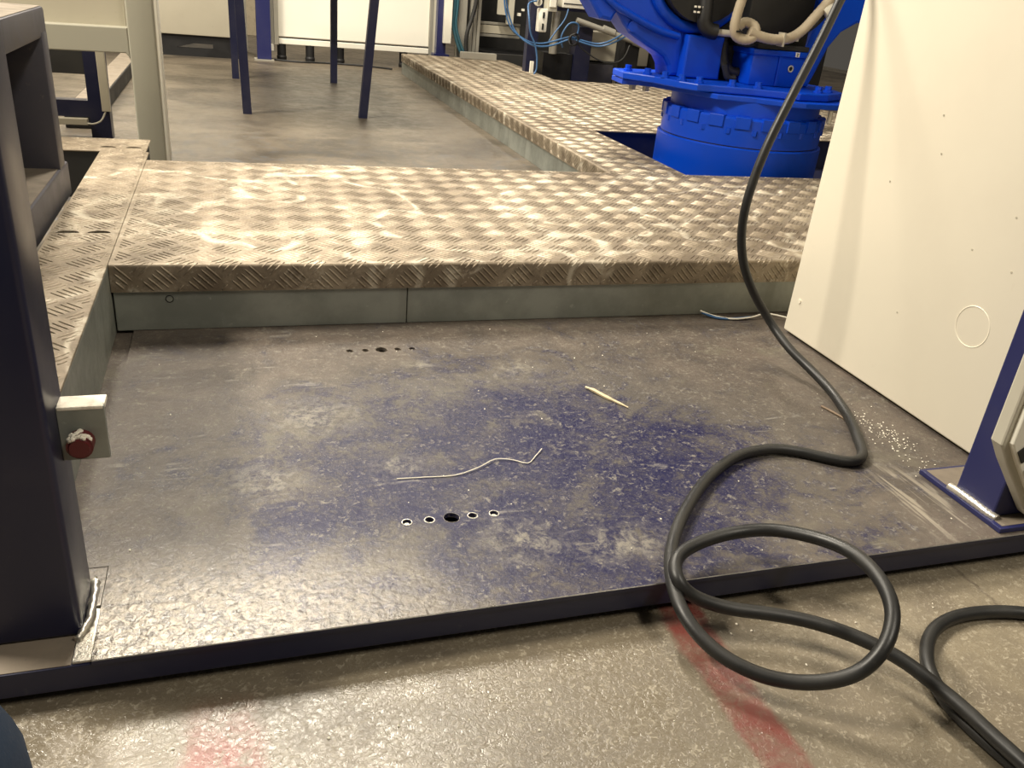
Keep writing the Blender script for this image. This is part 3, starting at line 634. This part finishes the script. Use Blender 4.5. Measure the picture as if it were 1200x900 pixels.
obj('pipe', cyl(nb(), (1.975, 5.42, 0.25), (1.975, 5.42, 0.50), 0.026, 16), M_PROFILE, vsd, smooth=40)
obj('black_box', bx(1.93, 2.13, 5.46, 5.60, 0.0, 0.25), M_BLACK, vsd)
gg = nb(); cyl(gg, (2.10, 5.38, 0.46), (2.62, 5.34, 0.335), 0.017, 14)
obj('drain_pipe', gg, M_PROFILE, vsd, smooth=40)
for pa, pb in (((2.28, 5.37, 0.425), (2.36, 5.36, 0.402)), ((2.50, 5.355, 0.362), (2.56, 5.35, 0.348))):
    obj('pipe_joint', cyl(nb(), pa, pb, 0.022, 14), M_PROFILE, vsd, smooth=40)
obj('fitting', bx(1.815, 1.835, 5.36, 5.38, 0.131, 0.20), M_WHITE, vsd)
# panels behind the pipe
gp = thing('junction_cabinet', 'pale junction cabinet on a grey base between dark columns', 'cabinet', (2.36, 5.6, 0.0))
obj('body', bx(2.26, 2.475, 5.56, 5.80, 0.215, 0.39, 0.003), M_BEIGE, gp)
obj('base', bx(2.25, 2.47, 5.54, 5.80, 0.0, 0.205, 0.003), M_DARK, gp)
obj('base_front', bx(2.26, 2.46, 5.535, 5.541, 0.08, 0.195, 0.002), M_GREYBLUE, gp)
dc = thing('dark_column', 'dark column standing left of the robot flange', 'column', (2.52, 5.4, 0.0))
obj('tube', bx(2.455, 2.56, 5.38, 5.46, 0.0, 1.0), M_BLACK, dc)
obj('foot', bx(2.44, 2.58, 5.36, 5.48, 0.0, 0.02), M_BLACK, dc)
gp2 = thing('junction_cabinet', 'small pale panel box seen just above the robot flange tip', 'cabinet', (2.66, 5.62, 0.0))
obj('body', bx(2.60, 2.72, 5.56, 5.70, 0.20, 0.32, 0.003), M_BEIGE, gp2)
obj('base', bx(2.60, 3.3, 5.57, 5.72, 0.0, 0.20), M_BLACK, gp2)
obj('column', bx(2.725, 2.83, 5.50, 5.60, 0.0, 1.0), M_BLACK, gp2)
# pneumatic hoses
hl = ['blue air hose drooping from the rack to the tied bundle', 'second blue air hose drooping just below the first', 'blue air hose dropping from the pressure gauge to the floor', 'blue air hose rising from the tied bundle to the robot', 'second blue hose rising to the robot arm', 'thin dark hose looping down in front of the pale junction cabinet', 'short blue hose arching under the white valve box', 'dark blue hose crossing behind the regulator']
hp = [[(1.585, 5.3, 0.60), (1.60, 5.3, 0.492), (1.645, 5.29, 0.385), (1.742, 5.28, 0.325), (1.828, 5.28, 0.312), (1.91, 5.28, 0.328), (2.019, 5.28, 0.363), (2.06, 5.28, 0.36)],
      [(1.60, 5.31, 0.60), (1.615, 5.31, 0.50), (1.67, 5.30, 0.375), (1.75, 5.26, 0.312), (1.83, 5.26, 0.297), (1.92, 5.26, 0.312), (2.02, 5.27, 0.350), (2.07, 5.27, 0.352)],
      [(1.80, 5.31, 0.55), (1.745, 5.30, 0.53), (1.738, 5.24, 0.45), (1.755, 5.24, 0.37), (1.788, 5.24, 0.313), (1.81, 5.24, 0.24), (1.815, 5.24, 0.165), (1.80, 5.24, 0.136)],
      [(2.06, 5.27, 0.355), (2.107, 5.26, 0.350), (2.196, 5.25, 0.338), (2.26, 5.2, 0.36), (2.31, 5.1, 0.42), (2.32, 5.0, 0.47), (2.32, 4.9, 0.52)],
      [(2.06, 5.25, 0.350), (2.12, 5.24, 0.335), (2.21, 5.23, 0.325), (2.29, 5.18, 0.36), (2.34, 5.08, 0.42), (2.36, 4.98, 0.47), (2.35, 4.88, 0.53)],
      [(2.06, 5.27, 0.36), (2.10, 5.26, 0.31), (2.209, 5.25, 0.25), (2.312, 5.24, 0.231), (2.395, 5.25, 0.262), (2.45, 5.30, 0.34)],
      [(1.99, 5.29, 0.30), (1.97, 5.28, 0.36), (2.00, 5.27, 0.43), (2.04, 5.27, 0.448), (2.08, 5.28, 0.43), (2.07, 5.28, 0.36)],
      [(1.90, 5.30, 0.33), (1.94, 5.30, 0.39), (1.99, 5.30, 0.46), (2.01, 5.31, 0.52)]]
for l, p_ in zip(hl, hp):
    dark = 'dark' in l
    tag(obj('air_hose', tube(p_, 0.0055 if not dark else 0.0045, 8, 6, smooth=2), M_DARK if l.startswith('thin') else M_HOSEB, smooth=60), l, 'hose', 'air hoses')
tag(obj('cable_knot', tube([(2.05 + 0.03 * math.cos(t * 1.3) * (1 + 0.3 * math.sin(t)), 5.255 + 0.012 * math.sin(t * 2.1), 0.352 + 0.035 * math.sin(t * 1.3 + 0.5 * math.cos(t * 0.7))) for t in range(14)], 0.0045, 7, 5), M_BLACK, smooth=60), 'knot of black cable ties around the blue hoses', 'cable')
# right gap beside the robot
rg = thing('equipment_rack', 'grey panel with dark upright between the robot and the cream cabinet', 'rack', (2.6, 3.9, ZT))
obj('panel', bx(2.35, 2.62, 3.66, 3.68, ZT, 0.75), M_LGREY, rg)
obj('upright', bx(2.53, 2.66, 3.58, 3.655, ZT, 0.9), M_BLACK, rg)

# ------------------------------------------------------------------ blue robot
rb = thing('industrial_robot', 'bright blue industrial robot base with round pedestal and bolted turntable', 'robot', (1.80, 2.83, 0.004))
rx, ry = 1.80, 2.83
obj('pedestal', lathe([(0.30, 0.004), (0.30, 0.196), (0.296, 0.2)], rx, ry, 72), M_ROBOT, rb, smooth=40)
obj('groove', lathe([(0.288, 0.19), (0.288, 0.206)], rx, ry, 72), M_NAVY, rb, smooth=40)
obj('bearing_ring', lathe([(0.290, 0.204), (0.290, 0.292), (0.284, 0.298), (0.268, 0.300), (0.268, 0.36)], rx, ry, 72), M_ROBOT, rb, smooth=30)
for k in range(20):
    a = 2 * math.pi * (k + 0.3) / 20; R0 = Matrix.Translation((rx, ry, 0)) @ Matrix.Rotation(a, 4, 'Z')
    bm = bx(0.262, 0.2945, -0.026, 0.026, 0.262, 0.302, 0.002); bmesh.ops.transform(bm, matrix=R0, verts=bm.verts)
    obj('ring_lug', bm, M_ROBOT, rb)
    a2 = a + math.pi / 20; p0 = Vector((rx + 0.284 * math.cos(a2), ry + 0.284 * math.sin(a2), 0)); 
    obj('ring_bolt', cyl(nb(), (p0.x, p0.y, 0.244), (p0.x, p0.y, 0.262), 0.0115, 6), M_ROBOT, rb)
fl = [(1.345, 2.93), (1.36, 3.06), (1.6, 3.14), (1.9, 3.17), (2.1, 3.06), (2.18, 2.83), (2.10, 2.62), (1.972, 2.522), (1.84, 2.515), (1.77, 2.530), (1.69, 2.585), (1.567, 2.632), (1.53, 2.72), (1.495, 2.80), (1.45, 2.90), (1.41, 2.92)]
obj('turntable_plate', prism(fl, 'z', 0.348, 0.366, 0.003), M_ROBOT, rb)
fl2 = [(1.340, 2.92), (1.352, 3.04), (1.6, 3.10), (1.9, 3.13), (2.07, 3.04), (2.15, 2.83), (2.09, 2.66), (1.96, 2.57), (1.84, 2.56), (1.70, 2.62), (1.55, 2.655), (1.50, 2.66), (1.46, 2.72), (1.42, 2.83)]
obj('turntable_plate', prism(fl2, 'z', 0.368, 0.392, 0.004), M_ROBOT, rb)
for bx_, by_ in ((1.38, 2.97), (1.415, 2.88), (1.445, 2.80), (1.475, 2.73), (1.63, 2.66), (1.72, 2.64), (1.95, 2.62), (2.02, 2.66), (1.52, 2.69)):
    o = obj('flange_bolt', lathe([(0.017, 0.392), (0.017, 0.398), (0.012, 0.399), (0.012, 0.412)], bx_, by_, 8), M_ROBOT, rb)
for bx_, by_ in ((1.40, 2.955), (1.44, 2.925)):
    obj('flange_nut', lathe([(0.013, 0.330), (0.015, 0.350)], bx_, by_, 6), M_PROFILE, rb)
body = [(1.156, 0.614), (1.201, 0.56), (1.243, 0.553), (1.26, 0.583), (1.29, 0.548), (1.318, 0.52), (1.396, 0.484), (1.44, 0.465), (1.462, 0.452), (1.482, 0.425), (1.490, 0.393), (1.672, 0.393), (1.667, 0.53), (1.64, 0.66), (1.62, 1.15), (1.12, 1.15), (1.09, 0.75)]
obj('body_casting', prism(body, 'y', 2.86, 2.98, 0.012), M_ROBOT, rb)
face = [(1.52, 0.395), (1.666, 0.395), (1.662, 0.535), (1.52, 0.535)]
obj('front_web', prism(face, 'y', 2.815, 2.87, 0.006), M_ROBOT, rb)
gg = tube([(1.15, 2.85, 0.70), (1.22, 2.85, 0.62), (1.32, 2.85, 0.575), (1.42, 2.85, 0.54), (1.50, 2.85, 0.525)], 0.012, 8, 5); obj('casting_rib', gg, M_ROBOT, rb, smooth=60)
gg = nb(); cyl(gg, (1.55, 2.86, 0.74), (1.55, 2.80, 0.74), 0.165, 40); obj('motor_cover', gg, M_BLACK, rb, smooth=40)
gg = tube([(1.55 + 0.185 * math.cos(math.radians(a)), 2.852, 0.74 + 0.185 * math.sin(math.radians(a))) for a in range(180, 361, 12)], 0.02, 8, 1); obj('cover_rim', gg, M_ROBOT, rb, smooth=60)
gg = nb(); cyl(gg, (1.322, 2.87, 0.545), (1.322, 2.852, 0.545), 0.018, 12); obj('boss', gg, M_ROBOT, rb)
# elbow connector and conduits
gg = tube([(1.555, 2.80, 0.66), (1.553, 2.79, 0.61), (1.555, 2.785, 0.575), (1.575, 2.78, 0.556), (1.60, 2.775, 0.552)], 0.026, 12, 5); obj('elbow_connector', gg, M_BLACK, rb, smooth=60)
for k in range(9):
    obj('plug_pin', bx(1.505 + 0.014 * (k % 5), 1.511 + 0.014 * (k % 5), 2.776, 2.784, 0.606 + 0.016 * (k // 5), 0.612 + 0.016 * (k // 5)), M_WHITE, rb)
obj('connector_pipe', cyl(nb(), (1.595, 2.775, 0.552), (1.665, 2.74, 0.552), 0.011, 12), M_LGREY, rb, smooth=40)
obj('conduit', tube([(1.66, 2.70, 0.85), (1.637, 2.70, 0.70), (1.624, 2.70, 0.62), (1.622, 2.70, 0.572), (1.640, 2.70, 0.545), (1.675, 2.69, 0.540), (1.70, 2.69, 0.556), (1.698, 2.70, 0.582), (1.672, 2.72, 0.592), (1.655, 2.73, 0.575)], 0.016, 12, 8, rib=0.06), M_CONDUIT, rb, smooth=60)
obj('conduit', tube([(1.675, 2.69, 0.565), (1.72, 2.685, 0.553), (1.77, 2.68, 0.548), (1.83, 2.68, 0.556), (1.872, 2.68, 0.582), (1.905, 2.68, 0.62), (1.955, 2.69, 0.675), (2.01, 2.70, 0.74), (2.05, 2.72, 0.80)], 0.0165, 12, 8, rib=0.06), M_CONDUIT, rb, smooth=60)
obj('conduit', tube([(1.87, 2.71, 0.562), (1.90, 2.71, 0.580), (1.935, 2.70, 0.61), (1.975, 2.70, 0.66), (2.03, 2.71, 0.73)], 0.012, 10, 8, rib=0.08), M_DARK, rb, smooth=60)
obj('conduit_clamp', tube([(1.945, 2.672, 0.64), (1.965, 2.668, 0.655), (1.985, 2.68, 0.66)], 0.02, 10, 3), M_LGREY, rb, smooth=60)
obj('cable_tie', bx(1.797, 1.803, 2.662, 2.700, 0.528, 0.572), M_BEIGE, rb)
obj('cable_tie', bx(1.622, 1.646, 2.680, 2.720, 0.560, 0.566), M_BLACK, rb)
# right half: black motor on blue block
obj('motor_block', bx(1.735, 1.955, 2.73, 2.95, 0.392, 0.495, 0.006), M_ROBOT, rb, smooth=40)
obj('block_rim', bx(1.728, 1.965, 2.72, 2.95, 0.493, 0.512, 0.004), M_ROBOT, rb, smooth=40)
obj('block_rib', bx(1.838, 1.850, 2.723, 2.735, 0.394, 0.493, 0.002), M_ROBOT, rb)
obj('port', tube([(1.895 + 0.0095 * math.cos(t * math.pi / 10), 2.728, 0.455 + 0.0095 * math.sin(t * math.pi / 10)) for t in range(21)], 0.0028, 8, 1), M_LGREY, rb, smooth=60)
obj('port_hole', cyl(nb(), (1.895, 2.7275, 0.455), (1.895, 2.74, 0.455), 0.0075, 14), M_BLACK, rb)
obj('sticker', bx(1.897, 1.913, 2.7185, 2.721, 0.496, 0.511), M_WHITE, rb)
for r_ in range(2):
    obj('sticker_print', bx(1.902, 1.908, 2.7178, 2.7186, 0.4985 + r_ * 0.006, 0.502 + r_ * 0.006), M_DARK, rb)
obj('motor', bx(1.70, 1.955, 2.75, 3.0, 0.512, 0.95, 0.01), M_BLACK, rb, smooth=40)
obj('motor_plate', bx(1.745, 1.955, 2.728, 2.75, 0.513, 0.530, 0.003), M_DARK, rb)
obj('motor_label', bx(1.895, 1.915, 2.747, 2.7505, 0.545, 0.57), M_WHITE, rb)
obj('recess', bx(1.66, 1.735, 2.86, 3.0, 0.392, 0.75), M_BLACK, rb)
obj('recess_hose', tube([(1.668, 2.83, 0.52), (1.675, 2.82, 0.46), (1.70, 2.81, 0.43), (1.735, 2.81, 0.425)], 0.016, 10, 6, rib=0.06), M_DARK, rb, smooth=60)
obj('recess_hose', tube([(1.672, 2.80, 0.45), (1.69, 2.80, 0.41), (1.72, 2.80, 0.405)], 0.012, 10, 6), M_DARK, rb, smooth=60)
arm = [(1.93, 0.393), (2.02, 0.393), (2.035, 0.43), (2.07, 0.53), (2.11, 0.585), (2.17, 0.62), (2.4, 0.66), (2.4, 1.1), (2.05, 1.1), (2.00, 0.72), (1.965, 0.53)]
obj('body_casting', prism(arm, 'y', 2.78, 2.90, 0.01), M_ROBOT, rb)
obj('grease_nipple', tube([(1.955, 2.53, 0.345), (1.956, 2.53, 0.31), (1.957, 2.53, 0.30)], [0.008, 0.008, 0.004], 8, 3), M_LGREY, rb)

# ------------------------------------------------------------------ photographer's knee
bm = nb()
leg = tube([(-0.32, -0.33, 0.20), (-0.27, -0.05, 0.255), (-0.225, 0.15, 0.285), (-0.198, 0.28, 0.295), (-0.187, 0.328, 0.275), (-0.189, 0.333, 0.235), (-0.205, 0.29, 0.175), (-0.22, 0.20, 0.08), (-0.222, 0.16, 0.03), (-0.222, 0.15, 0.0)],
           [0.095, 0.092, 0.085, 0.078, 0.074, 0.074, 0.068, 0.062, 0.06, 0.06, 0.062], 20, 5, smooth=1)
pe = thing('person', 'bent knee in dark blue jeans at the bottom left corner', 'person', (-0.21, 0.12, ZF))
obj('jeans_leg', leg, M_DENIM, pe, smooth=80)
sh = nb(); box(sh, -0.262, -0.168, 0.06, 0.32, ZF, 0.03, 0.028, 4); obj('shoe', sh, M_BLACK, pe, smooth=60)
